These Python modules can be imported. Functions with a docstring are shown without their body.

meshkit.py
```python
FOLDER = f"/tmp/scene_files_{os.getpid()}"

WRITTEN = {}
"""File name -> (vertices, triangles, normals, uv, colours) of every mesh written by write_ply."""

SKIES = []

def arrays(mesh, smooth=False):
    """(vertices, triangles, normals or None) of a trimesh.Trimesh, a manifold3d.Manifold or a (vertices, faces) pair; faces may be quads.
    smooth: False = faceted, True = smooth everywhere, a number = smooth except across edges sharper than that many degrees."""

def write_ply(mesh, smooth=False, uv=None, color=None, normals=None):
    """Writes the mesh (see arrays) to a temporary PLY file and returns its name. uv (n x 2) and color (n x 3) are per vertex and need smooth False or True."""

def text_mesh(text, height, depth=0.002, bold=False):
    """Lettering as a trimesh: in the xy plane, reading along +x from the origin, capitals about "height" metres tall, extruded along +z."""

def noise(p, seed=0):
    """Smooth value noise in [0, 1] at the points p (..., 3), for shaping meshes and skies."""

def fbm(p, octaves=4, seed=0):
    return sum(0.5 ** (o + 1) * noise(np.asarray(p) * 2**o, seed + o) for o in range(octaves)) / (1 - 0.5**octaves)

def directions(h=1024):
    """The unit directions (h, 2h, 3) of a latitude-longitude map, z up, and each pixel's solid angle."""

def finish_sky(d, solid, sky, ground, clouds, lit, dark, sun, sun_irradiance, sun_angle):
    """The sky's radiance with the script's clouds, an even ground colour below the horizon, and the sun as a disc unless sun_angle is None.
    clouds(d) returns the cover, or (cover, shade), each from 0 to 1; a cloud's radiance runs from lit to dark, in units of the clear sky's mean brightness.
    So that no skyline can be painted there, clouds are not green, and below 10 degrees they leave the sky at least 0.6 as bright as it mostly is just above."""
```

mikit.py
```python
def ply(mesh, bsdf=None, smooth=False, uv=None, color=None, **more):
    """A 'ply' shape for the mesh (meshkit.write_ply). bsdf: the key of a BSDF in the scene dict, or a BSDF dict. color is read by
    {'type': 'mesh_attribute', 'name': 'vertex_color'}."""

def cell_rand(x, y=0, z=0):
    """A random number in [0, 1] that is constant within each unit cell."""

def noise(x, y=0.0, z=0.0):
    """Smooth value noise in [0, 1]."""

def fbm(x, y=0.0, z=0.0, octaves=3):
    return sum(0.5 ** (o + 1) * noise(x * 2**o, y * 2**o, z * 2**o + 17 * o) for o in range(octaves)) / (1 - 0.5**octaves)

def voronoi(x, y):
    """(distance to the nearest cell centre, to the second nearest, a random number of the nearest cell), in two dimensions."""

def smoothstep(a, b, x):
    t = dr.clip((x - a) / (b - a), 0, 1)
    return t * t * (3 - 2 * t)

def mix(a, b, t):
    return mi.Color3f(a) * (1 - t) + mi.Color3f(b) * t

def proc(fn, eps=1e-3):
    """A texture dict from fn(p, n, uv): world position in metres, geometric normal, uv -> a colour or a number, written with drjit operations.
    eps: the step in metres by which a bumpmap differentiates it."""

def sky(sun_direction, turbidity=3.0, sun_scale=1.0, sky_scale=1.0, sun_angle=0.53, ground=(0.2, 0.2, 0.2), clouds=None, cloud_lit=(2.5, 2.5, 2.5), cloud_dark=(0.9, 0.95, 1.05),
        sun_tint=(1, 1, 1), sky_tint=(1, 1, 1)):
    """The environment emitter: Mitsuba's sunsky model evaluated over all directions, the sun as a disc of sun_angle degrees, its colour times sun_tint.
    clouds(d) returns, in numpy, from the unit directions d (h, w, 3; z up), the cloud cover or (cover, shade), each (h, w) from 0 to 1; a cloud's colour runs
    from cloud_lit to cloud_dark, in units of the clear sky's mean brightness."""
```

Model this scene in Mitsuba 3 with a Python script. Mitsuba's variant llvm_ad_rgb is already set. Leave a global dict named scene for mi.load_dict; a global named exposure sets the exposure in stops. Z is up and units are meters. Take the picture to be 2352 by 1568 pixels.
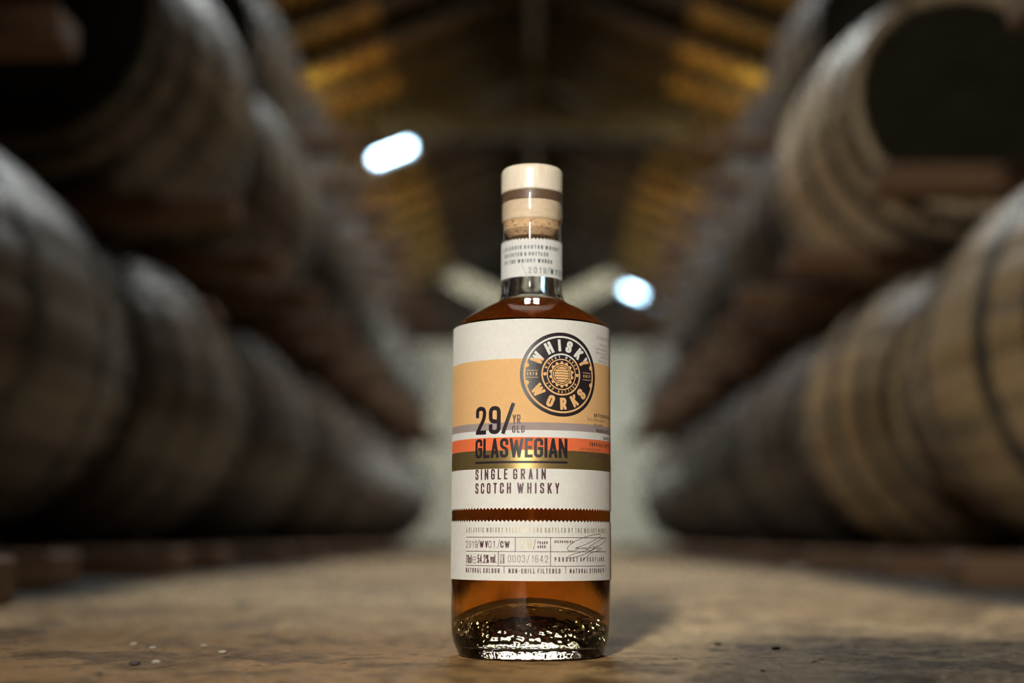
import math
import random
import numpy as np
import trimesh
import drjit as dr
import mitsuba as mi
import mikit
import meshkit
from shapely.geometry import LineString, Point, Polygon, box
from shapely import affinity
from shapely.ops import unary_union
from mikit import fbm, noise, smoothstep, mix, cell_rand, voronoi

T = mi.ScalarTransform4f
random.seed(7)
scene, labels = {}, {}

# ------------------------------------------------------------------ camera
F_PX, W_PX = 3100.0, 2352.0
PITCH = math.atan((1245 - 784) / F_PX)
YAW = math.atan((1225 - 1176) / F_PX)
ROLL = 0.0053
EYE = np.array([0.0, 0.0, 0.0594])
FW = np.array([-math.sin(YAW) * math.cos(PITCH), math.cos(YAW) * math.cos(PITCH), math.sin(PITCH)])
RIGHT = np.array([math.cos(YAW), math.sin(YAW), 0.0])
UP = np.cross(RIGHT, FW) - RIGHT * ROLL
scene['camera'] = {
    'type': 'thinlens', 'fov_axis': 'x', 'fov': math.degrees(2 * math.atan(W_PX / 2 / F_PX)),
    'aperture_radius': 0.0081, 'focus_distance': 0.70, 'near_clip': 0.02, 'far_clip': 100.0,
    'to_world': T().look_at(origin=EYE.tolist(), target=(EYE + FW).tolist(), up=UP.tolist()),
}
exposure = 1.1

# light strengths: the photographer's work light behind the camera, daylight of the roof lights, and the added side windows and warm pendant lamps
WORK_L = (440.0, 424.0, 372.0)
SKYLIGHT_L = (24.0, 25.4, 25.2)
FAR_SKYLIGHT_L = (6.0, 10.0, 13.0)
ADDED_WINDOW_L = (10.0, 10.3, 9.2)
ADDED_PENDANT_L = (215.0, 142.0, 44.0)

# ------------------------------------------------------------------ helpers
NUM = {}


def key(name):
    n = NUM.get(name, -1) + 1
    NUM[name] = n
    return name if n == 0 else f'{name}_{n:03d}'


def sub(parent, name):
    return key(parent + '__' + name)


def tag(k, label=None, cat=None, group=None, kind=None):
    d = labels.setdefault(k, {})
    for a, b in (('label', label), ('category', cat), ('group', group), ('kind', kind)):
        if b:
            d[a] = b


def put(k, mesh, mat, smooth=False, uv=None, color=None, **more):
    scene[k] = mikit.ply(mesh, mat, smooth, uv, color, **more)
    return scene[k]


def bx(x0, x1, y0, y1, z0, z1, ch=0.0):
    if ch <= 0:
        m = trimesh.creation.box(extents=(x1 - x0, y1 - y0, z1 - z0))
    else:
        pts = []
        hx, hy, hz = (x1 - x0) / 2, (y1 - y0) / 2, (z1 - z0) / 2
        for sx in (-1, 1):
            for sy in (-1, 1):
                for sz in (-1, 1):
                    pts += [(sx * (hx - ch), sy * hy, sz * (hz - ch)), (sx * hx, sy * (hy - ch), sz * (hz - ch)), (sx * (hx - ch), sy * (hy - ch), sz * hz)]
        m = trimesh.convex.convex_hull(np.array(pts))
    m.apply_translation(((x0 + x1) / 2, (y0 + y1) / 2, (z0 + z1) / 2))
    return m


def quad(a, b, c, d):
    """a flat glass pane, facing the side from which a, b, c, d run counter-clockwise"""
    return np.array([a, b, c, d], float), np.array([[0, 1, 2], [0, 2, 3]])


def glow(L, weight):
    return {'type': 'area', 'radiance': {'type': 'rgb', 'value': list(L)}, 'sampling_weight': float(weight)}


def beam(a, b, w, h, up=(0, 0, 1)):
    """a box beam from a to b, w wide, h high"""
    a, b = np.asarray(a, float), np.asarray(b, float)
    d = b - a
    L = np.linalg.norm(d)
    d /= L
    s = np.cross(d, up)
    s /= np.linalg.norm(s)
    u = np.cross(s, d)
    m = bx(-L / 2, L / 2, -w / 2, w / 2, -h / 2, h / 2, min(w, h) * 0.08)
    M = np.eye(4)
    M[:3, 0], M[:3, 1], M[:3, 2], M[:3, 3] = d, -s, u, (a + b) / 2
    if np.linalg.det(M[:3, :3]) < 0:
        M[:3, 1] *= -1
    m.apply_transform(M)
    return m


def lathe(profile, n=96, closed_uv=False):
    """profile: (r, z) list; surface normal to the right-hand side of travel (outward when going up on the outside)"""
    p = np.asarray(profile, float)
    k = len(p)
    ang = np.linspace(0, 2 * np.pi, n + 1)
    v = np.stack([p[:, 0][:, None] * np.cos(ang), p[:, 0][:, None] * np.sin(ang), np.repeat(p[:, 1][:, None], n + 1, 1)], -1).reshape(-1, 3)
    i, j = np.meshgrid(np.arange(k - 1), np.arange(n), indexing='ij')
    a = i * (n + 1) + j
    f = np.stack([a, a + 1, a + n + 2, a + n + 1], -1).reshape(-1, 4)
    f = np.vstack([f[:, [0, 1, 2]], f[:, [0, 2, 3]]])
    uv = np.stack([np.tile(ang / (2 * np.pi), k), np.repeat(np.linspace(0, 1, k), n + 1)], -1)
    if closed_uv:
        return (v, f), uv
    m = trimesh.Trimesh(v, f, process=False)
    m.merge_vertices(digits_vertex=7)
    m.update_faces(m.nondegenerate_faces())
    return m


def curve(points, n=8):
    """Catmull-Rom through a profile"""
    p = np.asarray(points, float)
    q = np.vstack([2 * p[0] - p[1], p, 2 * p[-1] - p[-2]])
    out = []
    for i in range(1, len(q) - 2):
        for t in np.arange(n) / n:
            a, b, c, d = q[i - 1], q[i], q[i + 1], q[i + 2]
            out.append(0.5 * (2 * b + (c - a) * t + (2 * a - 5 * b + 4 * c - d) * t * t + (3 * b - a - 3 * c + d) * t ** 3))
    out.append(p[-1])
    return np.array(out)


# ------------------------------------------------------------------ materials
def two(b):
    return {'type': 'twosided', 'b': b}


def principled(color, rough=0.6, **kw):
    c = {'type': 'rgb', 'value': list(color)} if not isinstance(color, dict) else color
    return two({'type': 'principled', 'base_color': c, 'roughness': rough, 'specular': 0.4, **kw})


def floor_fn(p, n, uv):
    a = fbm(p.x * 3.1, p.y * 2.3, 0, 4)
    b = fbm(p.x * 23, p.y * 19, 3, 4)
    d = fbm(p.x * 95, p.y * 80, 9, 4)
    g = fbm(p.x * 420, p.y * 360, 5, 3)
    c = mix((0.225, 0.150, 0.086), (0.46, 0.355, 0.235), smoothstep(0.30, 0.70, a * 0.40 + b * 0.35 + d * 0.25))
    c = mix(c, (0.12, 0.082, 0.052), smoothstep(0.52, 0.80, b * 0.6 + d * 0.4) * 0.75)
    c = mix(c, (0.085, 0.06, 0.04), smoothstep(0.60, 0.78, d * 0.5 + g * 0.5) * 0.85)
    c = mix(c, (0.56, 0.50, 0.40), smoothstep(0.68, 0.84, fbm(p.x * 260, p.y * 210, 11, 2)) * 0.35)
    c = c * (0.62 + 0.76 * smoothstep(0.30, 0.66, 0.55 * b + 0.45 * d))
    c = c * (0.82 + 0.36 * g) * mi.Color3f(1.50, 1.42, 1.22)
    near_dark = 1 - smoothstep(0.86, 1.42, p.y + 0.45 * (fbm(p.x * 5, p.y * 7, 31, 3) - 0.5) + 0.5 * dr.maximum(p.x, 0))                 # darker, browner colour on the near left
    near_dark = near_dark * (1 - smoothstep(0.0, 0.16, p.x + 0.08 * (b - 0.5)))
    c = c * mix((1.0, 1.0, 1.0), (0.30, 0.235, 0.16), near_dark)
    c = c * (1 - 0.6 * smoothstep(2.5, 4.4, p.y + 0.8 * (a - 0.5)))                       # light falling off down the aisle, put into the colour
    c = c * (1 - 0.34 * (1 - smoothstep(0.84, 1.08, p.y + 0.3 * (a - 0.5))) * smoothstep(0.02, 0.18, p.x))     # floor shadow on the near right deepened in the colour
    edge = dr.abs(p.x + 0.01) + 0.16 * (fbm(p.x * 4, p.y * 2.6, 21, 3) - 0.5)          # aisle; outside it the shade under the casks is put into the colour
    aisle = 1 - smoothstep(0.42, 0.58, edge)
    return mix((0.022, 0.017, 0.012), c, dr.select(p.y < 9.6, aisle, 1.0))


def floor_bump(p, n, uv):
    return 0.0030 * fbm(p.x * 48, p.y * 40, 1, 4) + 0.0016 * fbm(p.x * 210, p.y * 190, 2, 3)


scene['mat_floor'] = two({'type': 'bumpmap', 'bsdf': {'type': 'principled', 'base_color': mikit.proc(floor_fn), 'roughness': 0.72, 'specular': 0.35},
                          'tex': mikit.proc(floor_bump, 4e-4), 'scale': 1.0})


def stave_fn(seed, lo, hi):
    def fn(p, n, uv):
        s = uv.x * 26
        r = cell_rand(s, seed, 0)
        streak = fbm(uv.x * 170 + 31 * seed, p.y * 1.6 + seed, p.z * 2.0, 3)
        blot = fbm(p.x * 4 + seed, p.y * 3.4, p.z * 4, 3)
        c = mix(lo, hi, dr.clip(0.25 * r + 0.75 * streak + 0.5 * (blot - 0.5), 0, 1))
        edge = dr.abs(s - dr.floor(s) - 0.5)
        c = mix(c, (0.03, 0.025, 0.02), smoothstep(0.46, 0.497, edge) * 0.8)
        return mix(c, (0.045, 0.036, 0.028), smoothstep(0.60, 0.78, fbm(uv.x * 60 + 9 * seed, p.y * 2.2, p.z * 1.2, 2)) * 0.65)
    return fn


for i, (lo, hi) in enumerate((((0.035, 0.025, 0.018), (0.155, 0.118, 0.090)), ((0.026, 0.022, 0.019), (0.125, 0.108, 0.094)), ((0.125, 0.080, 0.040), (0.56, 0.40, 0.215)), ((0.38, 0.28, 0.18), (0.80, 0.63, 0.43)), ((0.045, 0.036, 0.028), (0.27, 0.225, 0.18)))):  # last three tones have light on the casks put into the colour
    scene[f'mat_stave_{i}'] = two({'type': 'principled', 'base_color': mikit.proc(stave_fn(i + 1, lo, hi)), 'roughness': 0.48, 'specular': 0.5})


def head_fn(p, n, uv):
    return mix((0.013, 0.011, 0.007), (0.036, 0.032, 0.020), fbm(p.x * 9, p.y * 9, p.z * 30, 3))


scene['mat_head'] = two({'type': 'principled', 'base_color': mikit.proc(head_fn), 'roughness': 0.85, 'specular': 0.06})
scene['mat_hoop'] = principled((0.06, 0.055, 0.05), 0.42, metallic=0.7)


def rail_fn(p, n, uv):
    return mix((0.06, 0.033, 0.018), (0.21, 0.115, 0.060), fbm(p.x * 3, p.y * 40, p.z * 60, 4))


scene['mat_rail'] = principled(mikit.proc(rail_fn), 0.75)


def board_fn(p, n, uv):
    r = cell_rand(p.x / 0.1857 + 40, dr.floor(p.y / 3.1), 2)
    g = fbm(p.x * 45, p.y * 2.2, p.z * 9, 3)
    return mix((0.33, 0.175, 0.035), (0.60, 0.38, 0.10), dr.clip(0.55 * r + 0.6 * g, 0, 1))


scene['mat_board'] = principled(mikit.proc(board_fn), 0.6)


def shade_board_fn(p, n, uv):
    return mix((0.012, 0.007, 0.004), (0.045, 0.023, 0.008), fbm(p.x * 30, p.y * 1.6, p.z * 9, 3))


scene['mat_board_shade'] = principled(mikit.proc(shade_board_fn), 0.7)  # shade near the ridge put into the board colour
scene['mat_beam'] = principled((0.020, 0.016, 0.013), 0.75)
scene['mat_rafter'] = principled((0.014, 0.012, 0.010), 0.8)
scene['mat_truss'] = principled((0.045, 0.046, 0.050), 0.65)


def lime_fn(p, n, uv):
    return mix((0.50, 0.49, 0.43), (0.70, 0.70, 0.62), fbm(p.x * 2.2, p.y * 2, p.z * 2.6, 4))


def stone_fn(p, n, uv):
    return mix((0.10, 0.085, 0.07), (0.24, 0.21, 0.175), fbm(p.x * 3, p.y * 3, p.z * 4, 4))


scene['mat_lime'] = principled(mikit.proc(lime_fn), 0.85)
scene['mat_stone'] = principled(mikit.proc(stone_fn), 0.85)
scene['mat_frame'] = principled((0.09, 0.09, 0.09), 0.5)
scene['mat_pebble_pale'] = principled((0.34, 0.30, 0.24), 0.7)
scene['mat_pebble_dark'] = principled((0.05, 0.04, 0.035), 0.6)

# ------------------------------------------------------------------ structure
X_WALL, Y0, Y1 = 2.9, -2.6, 17.0
RIDGE, SLOPE = 3.42, 0.404


def roof_z(x):
    return RIDGE - SLOPE * abs(x)


def grid(x0, x1, y0, y1, nx, ny, power=1.0):
    xs = np.linspace(x0, x1, nx)
    ys = y0 + (y1 - y0) * np.linspace(0, 1, ny) ** power
    X, Y = np.meshgrid(xs, ys)
    v = np.stack([X, Y, X * 0], -1).reshape(-1, 3)
    i, j = np.meshgrid(np.arange(ny - 1), np.arange(nx - 1), indexing='ij')
    a = i * nx + j
    f = np.stack([a, a + 1, a + nx + 1, a + nx], -1).reshape(-1, 4)
    return v, np.vstack([f[:, [0, 1, 2]], f[:, [0, 2, 3]]])


BOT = np.array([-0.0008, 0.737])
v, f = grid(-X_WALL, X_WALL, 0, 1, 260, 420)
ys = np.concatenate([np.linspace(Y0, 0.4, 50, endpoint=False), np.linspace(0.4, 2.0, 270, endpoint=False), np.linspace(2.0, Y1, 100)])
xs = np.concatenate([np.linspace(-X_WALL, -0.62, 30, endpoint=False), np.linspace(-0.62, 0.62, 200, endpoint=False), np.linspace(0.62, X_WALL, 30)])
X, Y = np.meshgrid(xs, ys)
Z = -0.005 * (meshkit.fbm(np.stack([X * 5, Y * 5, X * 0], -1), 4) - 0.42) - 0.0062 * (meshkit.fbm(np.stack([X * 38, Y * 33, X * 0 + 4], -1), 3) - 0.45)
dist = np.hypot(X - BOT[0], Y - BOT[1])
wgt = np.clip((dist - 0.046) / 0.11, 0, 1)
Z = np.where(np.abs(X) < 0.45, Z, np.minimum(Z, 0)) * wgt - 0.0003
v[:, 0], v[:, 1], v[:, 2] = X.ravel(), Y.ravel(), Z.ravel()
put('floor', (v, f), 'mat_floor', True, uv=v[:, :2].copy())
tag('floor', 'beaten earth and stone floor of the warehouse aisle', kind='structure')

for side, s in (('left', -1), ('right', 1)):
    k = f'wall_{side}'
    put(k, bx(min(s * X_WALL, s * (X_WALL + 0.2)), max(s * X_WALL, s * (X_WALL + 0.2)), Y0, Y1, -0.1, roof_z(X_WALL) + 0.15), 'mat_stone')
    tag(k, f'dark stone side wall behind the casks on the {side}', kind='structure')


def gable(y0, y1, hole=None):
    poly = Polygon([(-X_WALL - 0.2, -0.1), (X_WALL + 0.2, -0.1), (X_WALL + 0.2, roof_z(X_WALL) + 0.08), (0, RIDGE + 0.08), (-X_WALL - 0.2, roof_z(X_WALL) + 0.08)])
    if hole is not None:
        poly = poly.difference(hole)
    m = trimesh.creation.extrude_polygon(poly, y1 - y0, engine='earcut')
    v = np.array(m.vertices)
    m.vertices = np.stack([v[:, 0], y1 - v[:, 2], v[:, 1]], -1)
    return m


put('wall_back', gable(Y1, Y1 + 0.2), 'mat_lime')
put('wall_back__gable_boarding', gable(Y1 - 0.03, Y1 - 0.001, box(-9, -1, 9, 2.56)), 'mat_beam')
tag('wall_back', 'pale limewashed gable wall at the far end of the aisle', kind='structure')
put('wall_front', gable(Y0 - 0.2, Y0), 'mat_stone')
tag('wall_front', 'stone gable wall behind the camera', kind='structure')

# ceiling: ridge board as the holder, sarking boards running along the aisle, rafters, trusses
put('ceiling', bx(-0.03, 0.03, Y0, Y1, RIDGE - 0.34, RIDGE - 0.02), 'mat_beam')  # ridge board deepened to block cross light between the slopes
tag('ceiling', 'pitched timber roof of amber boards between dark rafters', kind='structure')
NB = 17
SL = math.hypot(1, SLOPE)
bw = (X_WALL + 0.15) / NB
for s in (-1, 1):
    for i in range(NB):
        xa, xb = i * bw + 0.004, (i + 1) * bw - 0.004
        xm = (xa + xb) / 2
        m = bx(-(xb - xa) * SL / 2, (xb - xa) * SL / 2, -(Y1 - Y0) / 2, (Y1 - Y0) / 2, 0, 0.025)
        R = trimesh.transformations.rotation_matrix(math.atan(SLOPE) * s, (0, 1, 0))
        m.apply_transform(R)
        m.apply_translation((s * xm, (Y0 + Y1) / 2, roof_z(xm)))
        put(sub('ceiling', 'board'), m, 'mat_board_shade' if i < 5 else 'mat_board')  # inner boards: shade under the ridge put into the colour
    # slates above, so that no light leaks
    m = bx(-(X_WALL + 0.3) * SL / 2, (X_WALL + 0.3) * SL / 2, -(Y1 - Y0) / 2 - 0.2, (Y1 - Y0) / 2 + 0.2, 0.03, 0.05)
    m.apply_transform(R)
    m.apply_translation((s * (X_WALL + 0.3) / 2, (Y0 + Y1) / 2, roof_z((X_WALL + 0.3) / 2)))
    put(sub('ceiling', 'slate_layer'), m, 'mat_stone')
    y = 0.6
    while y < Y1:
        if (s < 0 and 9.3 < y < 10.3) or (s > 0 and 14.6 < y < 15.6):       # trimmed out for a roof light
            y += 0.58
            continue
        a = np.array([s * 0.03, y, roof_z(0.03) - 0.049])
        b = np.array([s * X_WALL, y, roof_z(X_WALL) - 0.049])
        put(sub('ceiling', 'rafter'), beam(a, b, 0.08, 0.10), 'mat_rafter')
        y += 0.58
for y, mt, tz in ((6.1, 'mat_truss', 2.95), (8.95, 'mat_truss', 2.88), (14.6, 'mat_lime', 2.50)):
    hx = (RIDGE - 0.1 - tz) / SLOPE
    t = sub('ceiling', 'truss')
    pale = mt == 'mat_lime'  # far struts: skylight on them put into a pale colour
    sx = 0.93 if pale else min(1.02, hx * 0.72)
    put(t + '__tie_beam', beam((-hx, y, tz), (hx, y, tz), 0.14, 0.15), 'mat_truss' if not pale else 'mat_beam')
    put(t + '__king_post', beam((0, y, tz), (0, y, RIDGE - 0.15), 0.12, 0.12, up=(0, 1, 0)), 'mat_beam')
    for s in (-1, 1):
        put(key(t + '__strut'), beam((s * 0.12, y, tz + 0.06), (s * sx, y, tz + 0.46 if pale else roof_z(sx) - 0.2), 0.11, 0.14 if not pale else 0.19), mt if pale else 'mat_beam')
        if not pale:
            put(key(t + '__principal'), beam((s * 0.05, y, RIDGE - 0.18), (s * hx, y, tz - 0.02), 0.13, 0.14), 'mat_beam')


def skylight(n, x, y, wx, wy, L, label):
    k = f'window_{n}'
    s = 1 if x > 0 else -1
    R = trimesh.transformations.rotation_matrix(math.atan(SLOPE) * s, (0, 1, 0))
    outer, inner = box(-wx / 2 - 0.04, -wy / 2 - 0.04, wx / 2 + 0.04, wy / 2 + 0.04), box(-wx / 2, -wy / 2, wx / 2, wy / 2)
    fr = trimesh.creation.extrude_polygon(outer.difference(inner), 0.05, engine='earcut')
    pv, pf = quad((-wx / 2, wy / 2, 0.022), (wx / 2, wy / 2, 0.022), (wx / 2, -wy / 2, 0.022), (-wx / 2, -wy / 2, 0.022))
    pn = trimesh.Trimesh(pv, pf, process=False)
    for m in (fr, pn):
        m.apply_transform(R)
        m.apply_translation((x, y, roof_z(x) - 0.05))
    put(k, fr, 'mat_frame')
    tag(k, label, kind='structure')
    put(sub(k, 'pane'), pn, 'mat_frame', emitter=glow(L, 1.5 if y < 9 else 0.4))


skylight(2, -1.06, 9.82, 0.30, 0.26, FAR_SKYLIGHT_L, 'bright roof light glowing on the left roof slope')
skylight(12, -1.31, 9.95, 0.05, 0.06, [0.3 * c for c in FAR_SKYLIGHT_L], 'tiny gap of daylight below the left roof light')
skylight(3, 1.255, 15.3, 0.46, 0.40, [0.75 * c for c in FAR_SKYLIGHT_L], 'bluish roof light glowing on the right roof slope')
n = 4
for y in (4.0, 5.1, 6.15):
    for x in (-0.18, 0.18):
        skylight(n, x, y, 0.20, 0.90, SKYLIGHT_L, f'roof light close to the ridge, {"left" if x < 0 else "right"} slope')
        n += 1
for side, sg in (('left', -1), ('right', 1)):  # side windows added out of sight to light the far wall
    k = f'window_{n}'
    n += 1
    xw = sg * X_WALL
    put(k, bx(min(xw, xw - sg * 0.04), max(xw, xw - sg * 0.04), 12.6, 13.9, 0.75, 1.95), 'mat_frame')
    tag(k, f'added unseen glowing window in the {side} wall near the far gable', kind='structure')
    xp = xw - sg * 0.045
    pts = [(xp, 12.65, 0.80), (xp, 13.85, 0.80), (xp, 13.85, 1.90), (xp, 12.65, 1.90)]
    put(sub(k, 'pane'), quad(*(pts if sg < 0 else pts[::-1])), 'mat_frame', emitter=glow(ADDED_WINDOW_L, 0.8))

# ------------------------------------------------------------------ casks
CL, CR, CH = 0.92, 0.33, 0.272


def cask_r(t):                                   # t from -1 to 1 along the cask
    return CR - (CR - CH) * t * t


def cask_parts():
    zz = np.linspace(-1, 1, 25)
    prof = [(cask_r(t), t * CL / 2) for t in zz]
    # chime: rim, then the inner wall down to the croze on both ends
    rim = [(CH - 0.022, CL / 2), (CH - 0.026, CL / 2 - 0.045)]
    prof = [(r, -z) for r, z in rim[::-1]] + prof + rim
    (v, f), uv = lathe(prof, 104, True)
    ang = np.arctan2(v[:, 1], v[:, 0]) / (2 * np.pi) * 26
    groove = np.clip(1 - np.abs(ang - np.round(ang)) / 0.13, 0, 1)
    flat = (np.abs(ang - np.floor(ang) - 0.5) * 2) ** 2
    scale = 1 - (groove * 0.0035 + (1 - flat) * -0.0015) / np.maximum(np.hypot(v[:, 0], v[:, 1]), 1e-6)
    v[:, 0] *= scale
    v[:, 1] *= scale
    body = ((v, f), uv)
    hr = CH - 0.024
    pieces = []
    edges = np.linspace(-hr, hr, 8)
    for a, b in zip(edges[:-1], edges[1:]):
        poly = Point(0, 0).buffer(hr, 32).intersection(box(a + 0.002, -1, b - 0.002, 1))
        pieces.append(trimesh.creation.extrude_polygon(poly, 0.02, engine='earcut'))
    pieces.append(trimesh.creation.cylinder(hr, 0.012, sections=48, transform=trimesh.transformations.translation_matrix((0, 0, 0.006))))
    head = trimesh.util.concatenate(pieces)
    head2 = head.copy()
    head.apply_translation((0, 0, CL / 2 - 0.05))
    head2.apply_transform(trimesh.transformations.rotation_matrix(math.pi, (1, 0, 0)))
    head2.apply_translation((0, 0, -CL / 2 + 0.05))
    hoops = []
    for c, w in ((-0.93, 0.05), (-0.70, 0.045), (-0.33, 0.045), (0.33, 0.045), (0.70, 0.045), (0.93, 0.05)):
        z0, z1 = c * CL / 2 - w / 2, c * CL / 2 + w / 2
        r0, r1 = cask_r(z0 * 2 / CL), cask_r(z1 * 2 / CL)
        h = lathe([(r0 - 0.002, z0), (r0 + 0.004, z0), (r1 + 0.004, z1), (r1 - 0.002, z1)], 72)
        # rivet
        rv = trimesh.creation.icosphere(1, 0.007)
        rv.apply_translation(((r0 + r1) / 2 + 0.003, 0, (z0 + z1) / 2))
        hoops.append(trimesh.util.concatenate([h, rv]))
    bung = trimesh.creation.cylinder(0.03, 0.03, sections=20)
    bung.apply_transform(trimesh.transformations.rotation_matrix(math.pi / 2, (0, 1, 0)))
    bung.apply_translation((CR + 0.006, 0, 0))
    return body, (head, head2), hoops, bung


(cb, cuv), cheads, choops, cbung = cask_parts()
CASK = {'body': [mikit.ply(cb, f'mat_stave_{i}', True, cuv) for i in range(5)]}
CASK['head'] = [mikit.ply(h, 'mat_head') for h in cheads]
CASK['hoop'] = [mikit.ply(h, 'mat_hoop', 40) for h in choops]
CASK['bung'] = [mikit.ply(cbung, 'mat_rail', 40)]
RAIL = {}
ORD = ['nearest', 'second', 'third', 'fourth', 'fifth', 'sixth', 'seventh', 'eighth', 'ninth']
TIER = {1: 'bottom-tier', 2: 'middle-tier', 3: 'top-tier'}
LOOKS = ['weathered grey-brown oak cask', 'dull grey oak cask', 'golden-brown oak cask with painted-on lamp light', 'oak cask pale with painted-on lamp light', 'oak cask lightened with painted-on skylight']
RT = 0.05
RQ = cask_r(0.21 * 2 / CL) + 0.005
ZC = {1: 0.045 + RQ}
ZC[2] = ZC[1] + CR + 0.006 + RT + RQ
ZC[3] = ZC[2] + CR + 0.006 + RT + RQ


def rail(side, tier, y, label, x_in=0.60, jit=0.03):
    z1 = ZC[tier] - RQ
    z0 = z1 - (0.045 if tier == 1 else RT) + 0.0005
    k = key('timber_runner')
    j = random.uniform(-jit, jit)
    a, b = x_in + j, 1.75
    w = random.choice((0.09, 0.10, 0.11))
    x0, x1 = (a, b) if side > 0 else (-b, -a)
    put(k, bx(x0, x1, y - w / 2, y + w / 2, z0, z1, 0.005), 'mat_rail')
    tag(k, label, 'timber', 'timber runners between the tiers of casks')


def cask(side, tier, front, idx, x, mat, last, lab=None):
    sd = 'left' if side < 0 else 'right'
    k = key('whisky_cask')
    nm = ORD[idx] if idx else 'nearest'
    ends = f', {nm} from camera' if idx else ', nearest to camera'
    tag(k, lab or f'{LOOKS[mat]} in the {TIER[tier]} of the {sd} row{ends}', 'cask', 'oak casks stacked along the aisle')
    roll = random.uniform(0, 360)
    M = T().translate([side * x, front + CL / 2, ZC[tier]]).rotate([1, 0, 0], 90).rotate([0, 0, 1], roll)
    scene[k + '__body'] = {**CASK['body'][mat], 'to_world': M}
    for part in ('head', 'hoop', 'bung'):
        for d in CASK[part]:
            scene[sub(k, part)] = {**d, 'to_world': M}
    tag(k + '__head', 'black painted cask head')
    for e, dy in (('front', -0.27), ('rear', 0.27)):
        rail(side, tier, front + CL / 2 + dy, f'dark timber runner under the {e} of the ' + (f'{TIER[tier]} cask level with the camera, {sd} row' if lab else f'{nm} {TIER[tier]} cask, {sd} row'),
             *((0.472, 0) if lab and side < 0 and tier == 1 and e == 'rear' else ()))


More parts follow.
